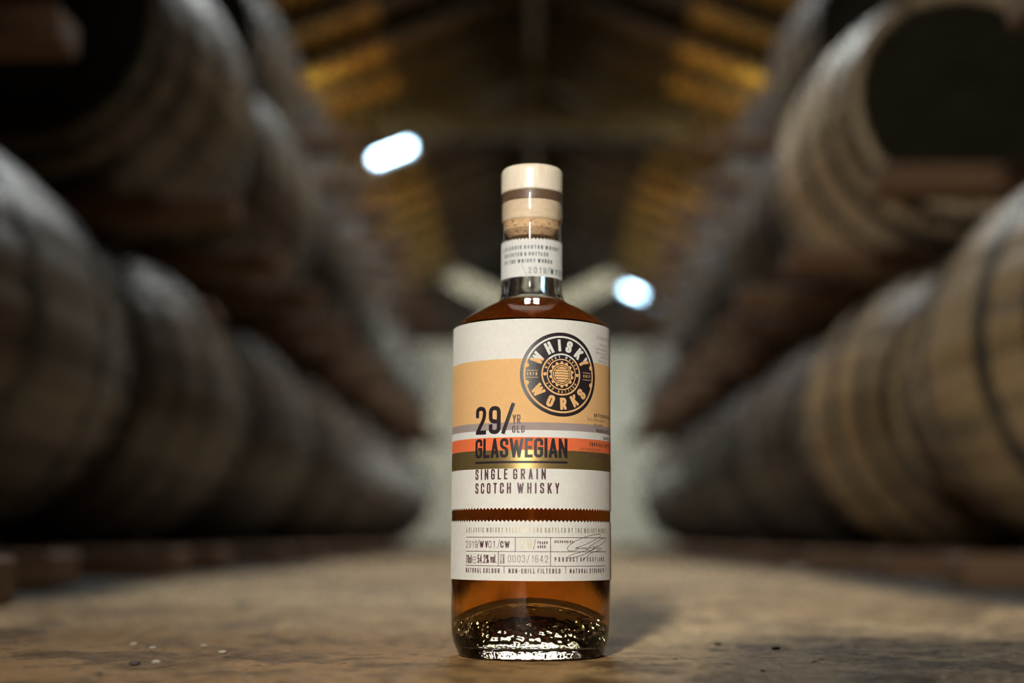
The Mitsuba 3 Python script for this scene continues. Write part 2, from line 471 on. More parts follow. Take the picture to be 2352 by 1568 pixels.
ROWS = [(-1, 1, 1.0, 1.50, 1.0, 8), (-1, 2, 1.0, 2.50, 1.0, 7), (-1, 3, 1.22, 4.40, 1.0, 5),
        (1, 1, 1.0, 1.72, 1.02, 7), (1, 2, 1.0, 3.00, 1.0, 6), (1, 3, 1.22, 4.40, 1.0, 5)]
MATS = {(-1, 1): [0, 0, 1, 0, 4, 4, 0, 1], (-1, 2): [4, 4, 1, 0, 1, 1, 1], (-1, 3): [1, 1, 0, 1, 1], (1, 1): [2, 2, 0, 1, 1, 0, 1], (1, 2): [3, 0, 1, 1, 0, 1], (1, 3): [0, 1, 1, 0, 1]}
for side, tier, x, y0, dy, n in ROWS:
    for i in range(n):
        cask(side, tier, y0 + dy * i, i, x, MATS[side, tier][i], i == n - 1)
for side, tier, x, y0, mat in ((-1, 1, 1.0, 0.47, 0), (-1, 2, 1.0, 0.20, 1), (1, 1, 1.0, 0.68, 0), (1, 2, 1.0, 0.86, 0)):
    cask(side, tier, y0, 0, x, mat, False, f'{LOOKS[mat]} standing level with the camera, {TIER[tier]}, {"left" if side < 0 else "right"} row')
rail(-1, 2, 1.71, 'timber runner end sticking out over the near bottom-tier cask on the left', 0.62, 0)
rail(1, 2, 2.47, 'timber runner lying across the near bottom-tier cask on the right', 0.64, 0)

# ------------------------------------------------------------------ added crate, unseen behind the camera, put there to cast the right floor shadow
tag('added_crate', 'added slatted crate behind the camera, unseen, casting the shadow at the right', 'crate')
cx0, cx1, cy0, cy1, ch = -0.092, 0.62, -0.40, -0.06, 0.382
for i in range(4):
    z0 = 0.004 + i * ch / 4
    for a, b in (((cx0, cx1), (cy0, cy0 + 0.015)), ((cx0, cx1), (cy1 - 0.015, cy1)), ((cx0, cx0 + 0.015), (cy0 + 0.016, cy1 - 0.016)), ((cx1 - 0.015, cx1), (cy0 + 0.016, cy1 - 0.016))):
        put(sub('added_crate', 'slat'), bx(*a, *b, z0, z0 + ch / 4 - 0.004, 0.002), 'mat_rail')
for x in (cx0 + 0.016, cx1 - 0.046):
    for y in (cy0 + 0.016, cy1 - 0.046):
        put(sub('added_crate', 'post'), bx(x, x + 0.03, y, y + 0.03, 0.002, ch - 0.006, 0.002), 'mat_rail')
put(sub('added_crate', 'base_board'), bx(cx0 + 0.016, cx1 - 0.016, cy0 + 0.016, cy1 - 0.016, 0.01, 0.025), 'mat_rail')

# ------------------------------------------------------------------ upright work light on a tripod behind the camera
LX, LY, LZ = -0.27, -0.95, 0.70
tag('work_light', 'slim upright work light on a tripod behind the camera', 'lamp')
aim = math.atan2(BOT[0] - LX, BOT[1] - LY)
LT = T().translate([LX, LY, 0]).rotate([0, 0, 1], -math.degrees(aim))
hous = bx(-0.062, 0.062, -0.05, 0.0, LZ - 0.085, LZ + 0.085, 0.006)
put('work_light__housing', hous, 'mat_frame', to_world=LT)
put('work_light__diffuser', quad((0.05, 0.003, LZ - 0.07), (-0.05, 0.003, LZ - 0.07), (-0.05, 0.003, LZ + 0.07), (0.05, 0.003, LZ + 0.07)), 'mat_frame', to_world=LT, emitter=glow(WORK_L, 10))
for sg, ang in ((-1, -3), (1, 30)):  # added flaps that trim the lamp light off the left casks
    fl = bx(-0.0015, 0.0015, 0.0, 0.27, LZ - 0.12, LZ + 0.12)
    fl.apply_transform(trimesh.transformations.rotation_matrix(-sg * math.radians(ang), (0, 0, 1)))
    fl.apply_translation((sg * 0.0645, 0.0, 0))
    put(sub('work_light', 'flap'), fl, 'mat_rafter', to_world=LT)
put('work_light__pole', trimesh.creation.cylinder(0.011, LZ - 0.12, sections=16, transform=trimesh.transformations.translation_matrix((0, -0.025, (LZ - 0.12) / 2))), 'mat_frame', 40, to_world=LT)
for a in (90, 210, 330):
    c, q = math.cos(math.radians(a)), math.sin(math.radians(a))
    put(sub('work_light', 'leg'), beam((0.01 * c, -0.025 + 0.01 * q, 0.34), (0.26 * c, -0.025 + 0.26 * q, 0.008), 0.016, 0.016), 'mat_frame', to_world=LT)

# ------------------------------------------------------------------ added pendant lamps, out of sight, lighting the roof boards
for s in (-1, 1):
    for y in (7.95, 10.9):
        k = key('added_pendant')
        x, z = s * 1.52, 2.56
        zr = roof_z(x)
        tag(k, f'added warm bulb, unseen, in an uplighting bowl hung from the {"left" if s < 0 else "right"} rafters, {"nearer" if y < 9 else "farther"} one', 'lamp', 'added warm bulbs hung under the roof')
        rod = trimesh.creation.cylinder(0.008, zr - z - 0.04, sections=12)
        rod.apply_translation((x, y, (zr + z) / 2 + 0.02))
        put(sub(k, 'rod'), rod, 'mat_frame', 40)
        cap = lathe([(0.0, 0.03), (0.03, 0.03), (0.035, 0.06), (0.0, 0.07)], 24)
        cap.apply_translation((x, y, z))
        put(sub(k, 'cap'), cap, 'mat_frame', 40)
        bowl = curve([(0.015, -0.13), (0.08, -0.115), (0.125, -0.075), (0.145, -0.02)], 5)  # bowl added to keep the bulb light off the casks below
        bowl = lathe(np.vstack([bowl, (bowl - [0.003, -0.002])[::-1]]), 32)
        bowl.apply_translation((x, y, z))
        put(sub(k, 'bowl'), bowl, 'mat_frame', 40)
        bulb = trimesh.creation.icosphere(2, 0.055)
        bulb.apply_translation((x, y, z - 0.02))
        put(sub(k, 'bulb'), bulb, 'mat_frame', True, emitter=glow(ADDED_PENDANT_L, 0.8))

# ------------------------------------------------------------------ the bottle
BX, BY = BOT
scene['whisky_medium'] = {'type': 'homogeneous', 'albedo': 0.0, 'sigma_t': {'type': 'rgb', 'value': [0.02, 0.37, 1.0]}, 'scale': 50.0}
scene['mat_glass'] = {'type': 'dielectric', 'int_ior': 1.5, 'ext_ior': 1.0}
scene['mat_wet'] = {'type': 'dielectric', 'int_ior': 1.36, 'ext_ior': 1.5}
scene['mat_meniscus'] = {'type': 'dielectric', 'int_ior': 1.36, 'ext_ior': 1.0}
scene['mat_neck_glass'] = {'type': 'thindielectric', 'int_ior': 1.5, 'ext_ior': 1.0}

mm = 0.001
tag('whisky_bottle', 'amber whisky bottle with cream, orange and gold striped label and pale wooden stopper', 'bottle')
TO_B = T().translate([BX, BY, 0])


def bput(name, mesh, mat, smooth=True, **kw):
    k = name if name.startswith('whisky_bottle__') else sub('whisky_bottle', name)
    put(k, mesh, mat, smooth, to_world=TO_B, **kw)
    return k


# profiles in mm, (r, z)
tt = np.linspace(math.pi / 2, 0.04, 110)
under = np.stack([31.8 * np.cos(tt), 0.9 + 22.6 * np.sin(tt)], -1)
under[0, 0] = 0
heel = curve([under[-1], (33.2, 0.9), (35.2, 0.3), (37.2, 0.0), (38.6, 1.1), (40.2, 4.3), (41.8, 8.9), (42.55, 14.6), (42.75, 24)], 6)
outer = np.vstack([under, heel[1:], [(42.75, 60), (42.75, 120)],
                   curve([(42.75, 168), (42.7, 174.2), (42.2, 176.0), (40.6, 177.7), (36.9, 180.7), (28.9, 185.4), (21.2, 189.2), (18.6, 191.0), (17.35, 194.0), (16.9, 200), (16.75, 212)], 6)])
dry = curve([(13.4, 212), (13.4, 200), (13.8, 194.5), (14.6, 191.2), (15.6, 189.1)], 5)
gm = lathe(np.vstack([outer, dry]) * mm, 360)
# moulded stipple on the punt's underside
gv = np.array(gm.vertices)
rr = np.hypot(gv[:, 0], gv[:, 1])
msk = (rr < 0.0312) & (gv[:, 2] < 0.0245)
gq, gz = gv[msk], gv[msk, 2]
band = np.exp(-((gz - 0.0135) / 0.0038) ** 2)
bump = 0.0003 * (meshkit.fbm(gq * 330, 2) - 0.5) * np.clip((0.029 - rr[msk]) / 0.004, 0, 1) + 0.0016 * (meshkit.noise(gq * 520, 5) - 0.5) * band
nrm = gq / np.array([31.8 ** 2, 31.8 ** 2, 22.6 ** 2])
nrm /= np.linalg.norm(nrm, axis=1, keepdims=True)
gv[msk] += nrm * bump[:, None]
gm.vertices = gv
k = bput('glass', gm, 'mat_glass', 50)
tag(k, 'clear thick glass with domed base')
tt = np.linspace(math.pi / 2, 0.30, 34)
dome = np.stack([34.2 * np.cos(tt), 7.8 + 22.8 * np.sin(tt)], -1)
dome[0, 0] = 0
dome = np.vstack([dome, curve([(33.6, 12.4), (34.9, 8.2), (37.0, 5.6), (39.0, 7.0), (39.95, 12.5), (39.95, 26)], 6)])
shoulder = curve([(39.95, 168), (39.9, 173.6), (39.2, 175.2), (35.6, 178.0), (27.6, 182.9), (20.0, 186.6), (16.6, 188.4), (15.6, 189.1)], 6)
lm = lathe(np.vstack([dome, [(39.95, 60), (39.95, 120)], shoulder]) * mm, 128)
k = bput('whisky', lm, 'mat_wet', True, interior={'type': 'ref', 'id': 'whisky_medium'})
tag(k, 'amber whisky filling the bottle up to the neck')
bput('whisky_surface', lathe(np.array([(15.6, 189.1), (14.6, 188.9), (8, 188.85), (0, 188.85)]) * mm, 96), 'mat_meniscus', True, interior={'type': 'ref', 'id': 'whisky_medium'})
neck = curve([(16.75, 212), (16.45, 223), (16.25, 231), (16.3, 233.5), (16.9, 236.5), (17.15, 239), (17.15, 248), (17.0, 250.6), (16.4, 251.4)], 6)
k = bput('neck', lathe(neck * mm, 96), 'mat_neck_glass', True)
tag(k, 'clear glass neck with a rounded lip')


def wood_fn(p, n, uv):
    g = fbm(p.x * 900, p.y * 900, p.z * 60, 3)
    return mix((0.66, 0.55, 0.42), (0.80, 0.72, 0.60), g)


def cork_fn(p, n, uv):
    g = fbm(p.x * 500, p.y * 500, p.z * 700, 3)
    return mix(mix((0.50, 0.30, 0.15), (0.70, 0.48, 0.28), g), (0.16, 0.08, 0.04), smoothstep(0.62, 0.75, fbm(p.x * 700, p.y * 700, p.z * 1100 + 7, 2)))


def plug_fn(p, n, uv):
    return mix((0.56, 0.42, 0.28), (0.70, 0.57, 0.42), fbm(p.x * 350, p.y * 350, p.z * 500, 3))


scene['mat_stopper'] = principled(mikit.proc(wood_fn), 0.32, clearcoat=0.5, clearcoat_gloss=0.9)
scene['mat_cork'] = principled(mikit.proc(cork_fn), 0.7)
scene['mat_plug'] = principled(mikit.proc(plug_fn), 0.6)
scene['mat_collar'] = principled((0.13, 0.075, 0.045), 0.45)
cap = curve([(0, 265.9), (14.5, 265.9), (15.8, 265.7), (16.9, 264.6), (17.25, 263.0)], 5)
capb = curve([(17.2, 252.8), (17.0, 251.9), (16.4, 251.45)], 4)
prof = np.vstack([cap, capb, [(0, 251.45)]])[::-1]
st = bput('stopper', lathe(prof * mm, 96), 'mat_stopper', 40)
tag(st, 'pale turned wooden stopper top')
k = st + '__collar'
bput(k, lathe(np.array([(0, 246.3), (16.2, 246.3), (16.5, 246.6), (16.5, 251.4), (0, 251.4)]) * mm, 72), 'mat_collar', 40)
tag(k, 'dark brown collar under the stopper top')
k = st + '__plug'
bput(k, lathe(np.array([(0, 235.2), (15.9, 235.2), (16.4, 235.7), (16.5, 236.4), (16.5, 245.8), (16.0, 246.3), (0, 246.3)]) * mm, 72), 'mat_plug', 40)
k = st + '__cork'
bput(k, lathe(np.array([(0, 226.6), (11.6, 226.6), (12.6, 227.0), (14.8, 230.0), (15.5, 230.6), (15.6, 235.2), (0, 235.2)]) * mm, 72), 'mat_cork', 40)
tag(k, 'speckled brown cork inside the neck')


# ---- labels: a thin paper shell around the glass, edge heights as functions of the arc length (mm)
def wrap(r, s, z, off=0.0):
    a = np.asarray(s) / r
    return np.stack([(r + off) * np.sin(a), -(r + off) * np.cos(a), np.asarray(z) + 0 * a], -1) * mm


def paper(r, s0, s1, zb, zt, step, th=0.28):
    s = np.linspace(s0, s1, int((s1 - s0) / step) + 1)
    zb_, zt_ = zb(s) + 0 * s, zt(s) + 0 * s
    n = len(s)
    i = np.arange(n - 1)
    return np.vstack([wrap(r, s, zb_, th), wrap(r, s, zt_, th)]), np.stack([i, i + 1, n + i + 1, n + i], -1)


def teeth(base, amp, per, ph=0.0):
    return lambda s: base + amp * (0.5 - 0.5 * np.cos(2 * np.pi * (s / per + ph))) ** 0.8


RL = 42.85
RN = 16.82


def grain(p):
    return 0.93 + 0.10 * fbm(p.x * 900, p.y * 900, p.z * 500, 3) + 0.02 * fbm(p.x * 60, p.y * 60, p.z * 90, 2)


CREAM, ORANGE, GREY, CORAL = (0.83, 0.81, 0.765), (0.86, 0.52, 0.235), (0.40, 0.325, 0.315), (0.90, 0.195, 0.075)


def band_fn(p, n, uv):
    z = p.z * 1000
    c = mi.Color3f(*CREAM)

    def st(x):
        return smoothstep(-0.06, 0.06, z - x)
    c = mix(c, CORAL, st(106.3))
    c = mix(c, (0.82, 0.81, 0.79), st(112.95))
    c = mix(c, GREY, st(116.65))
    c = mix(c, ORANGE, st(120.6))
    c = mix(c, CREAM, st(153.75))
    return c * grain(p)


def cream_fn(p, n, uv):
    return mi.Color3f(*CREAM) * grain(p)


def white_fn(p, n, uv):
    return mi.Color3f(0.80, 0.79, 0.78) * grain(p)


def label_bsdf(fn):
    return {'type': 'principledthin', 'base_color': mikit.proc(fn), 'roughness': 0.8, 'diff_trans': 0.42, 'eta': 1.3}


scene['mat_main_label'] = label_bsdf(band_fn)
scene['mat_cream'] = label_bsdf(cream_fn)
scene['mat_neck_label'] = label_bsdf(white_fn)
scene['mat_ink'] = principled((0.022, 0.015, 0.018), 0.38)
scene['mat_ink_plum'] = principled((0.075, 0.030, 0.038), 0.45)
scene['mat_ink_blue'] = principled((0.045, 0.065, 0.075), 0.5)
scene['mat_ink_brown'] = principled((0.10, 0.05, 0.03), 0.5)
scene['mat_gold'] = principled((0.60, 0.42, 0.17), 0.30, metallic=0.85)
scene['mat_gold_pale'] = principled((0.74, 0.64, 0.45), 0.26, metallic=0.7)

main = bput('main_label', paper(RL, -134.4, 134.4, lambda s: np.where(np.abs(s) < 78, teeth(75.9, 0.95, 2.19, 0.12)(s), 71.3), lambda s: 174.7, 0.2), 'mat_main_label', False)
tag(main, 'cream label with orange, grey, coral and gold stripes')
low = bput('lower_label', paper(RL, -134.4, 134.4, lambda s: 40.05, teeth(69.75, 0.95, 2.19, 0.3), 0.2), 'mat_cream', False)
tag(low, 'cream lower label with ruled boxes of small print')
nl = bput('neck_label', paper(RN, -34, 24.5, lambda s: 202.4, teeth(222.9, 0.85, 2.0), 0.12, 0.26), 'mat_neck_label', False)
tag(nl, 'white neck label with serrated top edge')
k = main + '__gold_band'
bput(k, paper(RL, -134.4, 134.4, lambda s: 96.85, lambda s: 106.35, 0.6, 0.33), 'mat_gold', False)
tag(k, 'metallic gold stripe')

# ---- stroke lettering: each glyph a set of polylines in a unit box; a corner with a third value 0 stays sharp
G = {
    'A': (.94, [[(0, 0), (.5, 1, 0), (1, 0)], [(.26, .24), (.74, .24)]]),
    'B': (.95, [[(0, 0), (0, 1, 0), (.95, 1), (.95, .54), (0, .54)], [(0, .54), (1, .54), (1, 0), (0, 0, 0), (0, .54)]]),
    'C': (.92, [[(1, .72), (1, 1), (0, 1), (0, 0), (1, 0), (1, .28)]]),
    'D': (.95, [[(0, .5), (0, 1, 0), (1, 1), (1, 0), (0, 0, 0), (0, .5)]]),
    'E': (.82, [[(1, 1), (0, 1, 0), (0, 0, 0), (1, 0)], [(0, .52), (.85, .52)]]),
    'F': (.80, [[(1, 1), (0, 1, 0), (0, 0)], [(0, .52), (.85, .52)]]),
    'G': (.95, [[(1, .74), (1, 1), (0, 1), (0, 0), (1, 0), (1, .46, 0), (.62, .46)]]),
    'H': (.95, [[(0, 0), (0, 1)], [(1, 0), (1, 1)], [(0, .51), (1, .51)]]),
    'I': (0, [[(0, 0), (0, 1)]]),
    'K': (.95, [[(0, 0), (0, 1)], [(1, 1), (.04, .40)], [(.34, .60), (1, 0)]]),
    'L': (.80, [[(0, 1), (0, 0, 0), (1, 0)]]),
    'M': (1.25, [[(0, 0), (0, 1, 0), (.5, .25, 0), (1, 1, 0), (1, 0)]]),
    'N': (.98, [[(0, 0), (0, 1, 0), (1, 0, 0), (1, 1)]]),
    'O': (.95, [[(0, .5), (0, 1), (1, 1), (1, 0), (0, 0), (0, .5)]]),
    'P': (.92, [[(0, 0), (0, 1, 0), (1, 1), (1, .45), (0, .45)]]),
    'R': (.95, [[(0, 0), (0, 1, 0), (1, 1), (1, .48), (0, .48)], [(.5, .48), (1, 0)]]),
    'S': (.92, [[(1, .77), (1, 1), (0, 1), (0, .57), (1, .45), (1, 0), (0, 0), (0, .23)]]),
    'T': (.88, [[(0, 1), (1, 1)], [(.5, 1), (.5, 0)]]),
    'U': (.95, [[(0, 1), (0, 0), (1, 0), (1, 1)]]),
    'V': (.95, [[(0, 1), (.5, 0, 0), (1, 1)]]),
    'W': (1.45, [[(0, 1), (.26, 0, 0), (.5, .85, 0), (.74, 0, 0), (1, 1)]]),
    'X': (.95, [[(0, 0), (1, 1)], [(0, 1), (1, 0)]]),
    'Y': (.95, [[(0, 1), (.5, .45, 0), (1, 1)], [(.5, .45), (.5, 0)]]),
    'Z': (.85, [[(0, 1), (1, 1, 0), (0, 0, 0), (1, 0)]]),
    '0': (.92, [[(0, .5), (0, 1), (1, 1), (1, 0), (0, 0), (0, .5)]]),
    '1': (.45, [[(0, .80), (.9, 1, 0), (.9, 0)]]),
    '2': (.92, [[(0, .70), (0, 1), (1, 1), (1, .60), (0, 0, 0), (1, 0)]]),
    '3': (.90, [[(0, .78), (0, 1), (1, 1), (1, .54), (.4, .54)], [(.4, .54), (1, .54), (1, 0), (0, 0), (0, .22)]]),
    '4': (.95, [[(.7, 0), (.7, 1, 0), (0, .26, 0), (1, .26)]]),
    '5': (.90, [[(.95, 1), (.05, 1, 0), (0, .52, 0), (.5, .60), (1, .60), (1, 0), (0, 0), (0, .22)]]),
    '6': (.92, [[(1, .76), (1, 1), (0, 1), (0, 0), (1, 0), (1, .56), (0, .56)]]),
    '7': (.85, [[(0, 1), (1, 1, 0), (.35, 0)]]),
    '9': (.92, [[(0, .24), (0, 0), (1, 0), (1, 1), (0, 1), (0, .44), (1, .44)]]),
    '/': (.80, [[(0, -.04), (1, 1.08)]]),
    '.': (0, [[(0, 0), (0, .03)]]),
    ':': (0, [[(0, .05), (0, .08)], [(0, .60), (0, .63)]]),
    '-': (.5, [[(0, .5), (1, .5)]]),
    '&': (.95, [[(1, .35), (.7, 0), (0, 0), (0, .45), (.75, .65), (.75, 1), (.12, 1), (.12, .7), (1, 0)]]),
    '%': (1.3, [[(.15, 0), (.85, 1)], [(0, .8), (0, 1), (.34, 1), (.34, .58), (0, .58), (0, .8)], [(.66, .2), (.66, .42), (1, .42), (1, 0), (.66, 0), (.66, .2)]]),
    'c': (.80, [[(1, .50), (1, .72), (0, .72), (0, 0), (1, 0), (1, .22)]]),
    'd': (.82, [[(1, 1), (1, 0)], [(1, .36), (1, .72), (0, .72), (0, 0), (1, 0), (1, .36)]]),
    'l': (0, [[(0, 0), (0, 1)]]),
    'e': (1.15, [[(0, .40), (1, .40), (1, .78), (0, .78), (0, 0), (1, 0), (1, .14)]]),
    'v': (.80, [[(0, .72), (.5, 0, 0), (1, .72)]]),
    'o': (.82, [[(0, .36), (0, .72), (1, .72), (1, 0), (0, 0), (0, .36)]]),
}


def smooth_path(pts, rad):
    out = [pts[0][:2]]
    for a, b, c in zip(pts[:-2], pts[1:-1], pts[2:]):
        p, q, r = (np.array(x[:2], float) for x in (a, b, c))
        if len(b) > 2:
            out.append(tuple(q))
            continue
        d1, d2 = np.linalg.norm(q - p), np.linalg.norm(r - q)
        k1, k2 = min(rad, d1 * 0.5), min(rad, d2 * 0.5)
        s, e = q + (p - q) * k1 / max(d1, 1e-9), q + (r - q) * k2 / max(d2, 1e-9)
        for t in np.linspace(0, 1, 6):
            m1, m2 = s + (q - s) * t * 1.0, q + (e - q) * t
            out.append(tuple(m1 + (m2 - m1) * t))
    out.append(pts[-1][:2])
    return out


def glyph(ch, h, w, st):
    """outline of one glyph, capitals h tall, standard letter width w, stroke st; returns (shape, advance)"""
    k, paths = G[ch]
    gw = max(w * k, st) if k else st
    sx, sy = max(gw - st, 0), h - st
    shapes = []
    for p in paths:
        q = [((x[0] * sx + st / 2), x[1] * sy + st / 2, *x[2:]) for x in p]
        q = smooth_path(q, min(sx, sy) * 0.5 if sx > 0 else 0)
        shapes.append(LineString(q).buffer(st / 2, quad_segs=3, cap_style='square', join_style='mitre', mitre_limit=1.6))
    u = unary_union(shapes)
    return (u if ch in '/&' else u.intersection(box(0, 0, gw, h))), gw


def word(text, x0, x1, z0, h, st, wide=None, round_=0.0):
    """a line of lettering from x0 to x1 (mm of arc), baseline z0"""
    n = len(text)

    def lay(w, gap):
        x, out = 0.0, []
        for ch in text:
            if ch == ' ':
                x += w * 0.55
                continue
            s, gw = glyph(ch, h, w, st)
            out.append(affinity.translate(s, x, 0))
            x += gw + gap
        return out, x - gap
    total = x1 - x0
    w = wide if wide else h * 0.42
    _, w0 = lay(w, 0)
    gaps = max(n - 1 - text.count(' '), 1)
    gap = (total - w0) / gaps if n > 1 else 0
    out, _ = lay(w, gap)
    u = unary_union(out)
    if round_:
        u = u.buffer(-round_).buffer(round_)
    return affinity.translate(u, x0, z0)


def print_mesh(shape, r, off, strip=1.1):
    """flat printed shapes (mm) laid around the cylinder of radius r"""
    polys = list(getattr(shape, 'geoms', [shape]))
    V, Fc, at = [], [], 0
    for p in polys:
        if p.area < 1e-5:
            continue
        xa, za, xb, zb = p.bounds
        n = max(1, int(math.ceil((xb - xa) / strip)))
        for i in range(n):
            c = p if n == 1 else p.intersection(box(xa + (xb - xa) * i / n, za - 1, xa + (xb - xa) * (i + 1) / n, zb + 1))
            for q in getattr(c, 'geoms', [c]):
                if q.geom_type != 'Polygon' or q.area < 1e-6:
                    continue
                vv, ff = trimesh.creation.triangulate_polygon(q, engine='earcut')
                if len(ff) == 0:
                    continue
                a, b, cc = (vv[ff[:, j]] for j in range(3))
                neg = ((b - a)[:, 0] * (cc - a)[:, 1] - (b - a)[:, 1] * (cc - a)[:, 0]) < 0
                ff = np.where(neg[:, None], ff[:, ::-1], ff)
                V.append(wrap(r, vv[:, 0], vv[:, 1], off))
                Fc.append(ff + at)
                at += len(vv)
    return np.vstack(V), np.vstack(Fc)


def ink(parent, name, shape, mat, r, off, label=None):
    k = sub(parent, name)
    bput(k, print_mesh(shape, r, off), mat, False)
    if label:
        tag(k, label)


def rect(x0, x1, z0, z1):
    return box(x0, z0, x1, z1)


def slash(x0, z0, x1, z1, st):
    return LineString([(x0, z0), (x1, z1)]).buffer(st / 2, cap_style='flat')


OFF = 0.38
# main label print
big = [word('29', -31.5, -16.1, 114.75, 14.6, 2.15, 7.45, 0.2), slash(-14.9, 114.8, -9.2, 130.6, 2.0)]
ink(main, 'age_number', unary_union(big), 'mat_ink', RL, OFF)
ink(main, 'age_words', unary_union([word('YR', -9.7, -5.5, 119.75, 4.85, 0.66, 2.0), word('OLD', -9.9, -3.4, 115.2, 3.75, 0.62, 1.85)]), 'mat_ink_plum', RL, OFF)
ink(main, 'name_lettering', word('GLASWEGIAN', -31.7, 19.15, 102.45, 10.0, 1.55, 4.95, 0.12), 'mat_ink', RL, OFF)
ink(main, 'underline', rect(-31.65, 19.2, 99.6, 100.75), 'mat_ink', RL, OFF)
ink(main, 'description_lettering', unary_union([word('SINGLE', -31.5, -12.2, 91.3, 5.45, 0.78, 2.3), word('GRAIN', -9.25, 7.5, 91.3, 5.45, 0.78, 2.3),
                                                 word('SCOTCH', -31.45, -10.3, 84.15, 5.45, 0.78, 2.3), word('WHISKY', -7.1, 14.6, 84.15, 5.45, 0.78, 2.3)]), 'mat_ink_plum', RL, OFF)

# round emblem: dark disc with the light parts left open
C0 = (16.05, 145.8)


def ring(a, b):
    return Point(0, 0).buffer(a, 48).difference(Point(0, 0).buffer(b, 48))


def arc_text(text, r_base, h, w, st, a0, a1=None, top=True):
    """letters set on a circle from angle a0 to a1 (degrees, counter-clockwise from +x), centres evenly shared by width"""
    ws = [(glyph(ch, h, w, st)[1] if ch != ' ' else w * 0.7) for ch in text]
    tot = sum(ws)
    pos, x = [], 0
    for q in ws:
        pos.append((x + q / 2) / tot)
        x += q
    pos = [(p - pos[0]) / (pos[-1] - pos[0]) for p in pos]
    out = []
    given = iter(a0) if isinstance(a0, tuple) else None
    for ch, q, p in zip(text, ws, pos):
        if ch == ' ':
            continue
        a = next(given) if given else a0 + (a1 - a0) * p
        s, gw = glyph(ch, h, w, st)
        s = affinity.translate(s, -gw / 2, r_base if top else -(r_base + h))
        out.append(affinity.rotate(s, a - 90 if top else a + 90, origin=(0, 0)))
    return unary_union(out)


gear = [Point(0, 0).buffer(5.95, 40)]
for i in range(14):
    tooth = Polygon([(-0.85, 5.5), (-0.62, 6.85), (0.62, 6.85), (0.85, 5.5)])
    gear.append(affinity.rotate(tooth, i * 360 / 14, origin=(0, 0)))
gear = unary_union(gear)
light = [ring(20.2, 19.2), ring(11.0, 10.15), ring(8.15, 7.6)]
light.append(arc_text('WHISKY', 12.1, 6.3, 3.8, 1.55, (148, 117, 95, 74, 48.5, 28)))
light.append(arc_text('WORKS', 12.1, 6.3, 3.8, 1.55, (214, 246.5, 273, 298.5, 321), None, False))
light.append(arc_text('WHISKY MAKER', 8.45, 1.4, 0.85, 0.26, 158, 22))
light.append(arc_text('AND BOTTLER', 8.45, 1.4, 0.85, 0.26, 212, 328, False))
for s, wd in ((-1, 'ESTD'), (1, '2017')):
    xa, xb = (-18.9, -12.6) if s < 0 else (12.6, 18.6)
    for z in (1.75, -1.9):
        light.append(rect(xa, xb, z - 0.14, z + 0.14))
    light.append(word(wd, xa + 0.5, xb - 0.5, -0.8, 1.55, 0.36, 0.85))
    light.append(Point(s * 9.1, 0).buffer(0.9))
    for a in (14, -14):
        c, q = math.cos(math.radians(a)), math.sin(math.radians(a))
        light.append(Point(s * 19.1 * c, 19.1 * q).buffer(1.25))
light = unary_union(light)
inner_dark = [ring(5.35, 4.95), ring(4.35, 4.0)]
for i in range(12):
    inner_dark.append(affinity.rotate(rect(-0.1, 0.1, 4.3, 5.0), i * 30 + 15, origin=(0, 0)))
disc4 = Point(0, 0).buffer(4.05, 32)
for i in range(5):
    inner_dark.append(rect(-5, 5, -2.7 + 1.35 * i - 0.14, -2.7 + 1.35 * i + 0.14).intersection(disc4))
emblem = Point(0, 0).buffer(22.0, 72).difference(light).difference(gear)
emblem = unary_union([emblem, *inner_dark])
ink(main, 'round_emblem', affinity.translate(emblem, *C0), 'mat_ink', RL, OFF, 'round black and cream emblem with a cask inside a gear wheel')


# small notes at the right edge, in lower case
def small(text, x, z, h, bold=False, stretch=1.0):
    m = meshkit.text_mesh(text, h, 0.1, bold)
    vv, ff = np.array(m.vertices), np.array(m.faces)
    ff = ff[(vv[ff][:, :, 2] > 0.05).all(1)]
    use = np.unique(ff)
    back = np.zeros(len(vv), int)
    back[use] = np.arange(len(use))
    vv = vv[use]
    return wrap(RL, x + vv[:, 0] * stretch, z + vv[:, 1], OFF), back[ff]


def small_notes(lines):
    V, Fc, at = [], [], 0
    for text, x, z, h, b in lines:
        vv, ff = small(text, x, z, h, b, 0.86)
        V.append(vv)
        Fc.append(ff + at)
        at += len(vv)
    return np.vstack(V), np.vstack(Fc)


notes = [('FLAVOUR NOTES', 39.6, 166.6, 1.75, False), ('Like a vanilla', 42.4, 163.3, 1.4, False), ('creme brulee with', 38.6, 160.9, 1.4, False), ('rich butterscotch', 38.6, 158.6, 1.4, False),
         ('and a hint of', 43.5, 156.7, 1.4, False), ('tropical fruit', 41.2, 154.5, 1.4, False),
         ('Rich toffee intensity', 32.1, 122.6, 1.5, False), ('with sweet', 36.8, 120.2, 1.5, False), ('Juicy pineapple and', 26.1, 107.0, 1.5, False),
         ('sweet', 44.5, 101.3, 1.4, False), ('coconut', 44.5, 98.8, 1.4, False)]
bput(main + '__notes_lettering', small_notes(notes), 'mat_ink_brown', False)
heads = [word('BUTTERSCOTCH', 37.3, 56, 124.75, 1.95, 0.5, 1.1), word('WOODY OAK', 39.2, 52.5, 116.9, 1.9, 0.5, 1.1), word('COCONUT', 46.5, 56.5, 113.4, 1.7, 0.45, 1.0),
         word('TROPICAL FRUIT', 33.5, 54.5, 109.35, 1.95, 0.5, 1.1), word('CREAMY CHERRY', 33.5, 53.5, 103.3, 1.9, 0.5, 1.1)]
ink(main, 'notes_headings', unary_union(heads), 'mat_ink_brown', RL, OFF)

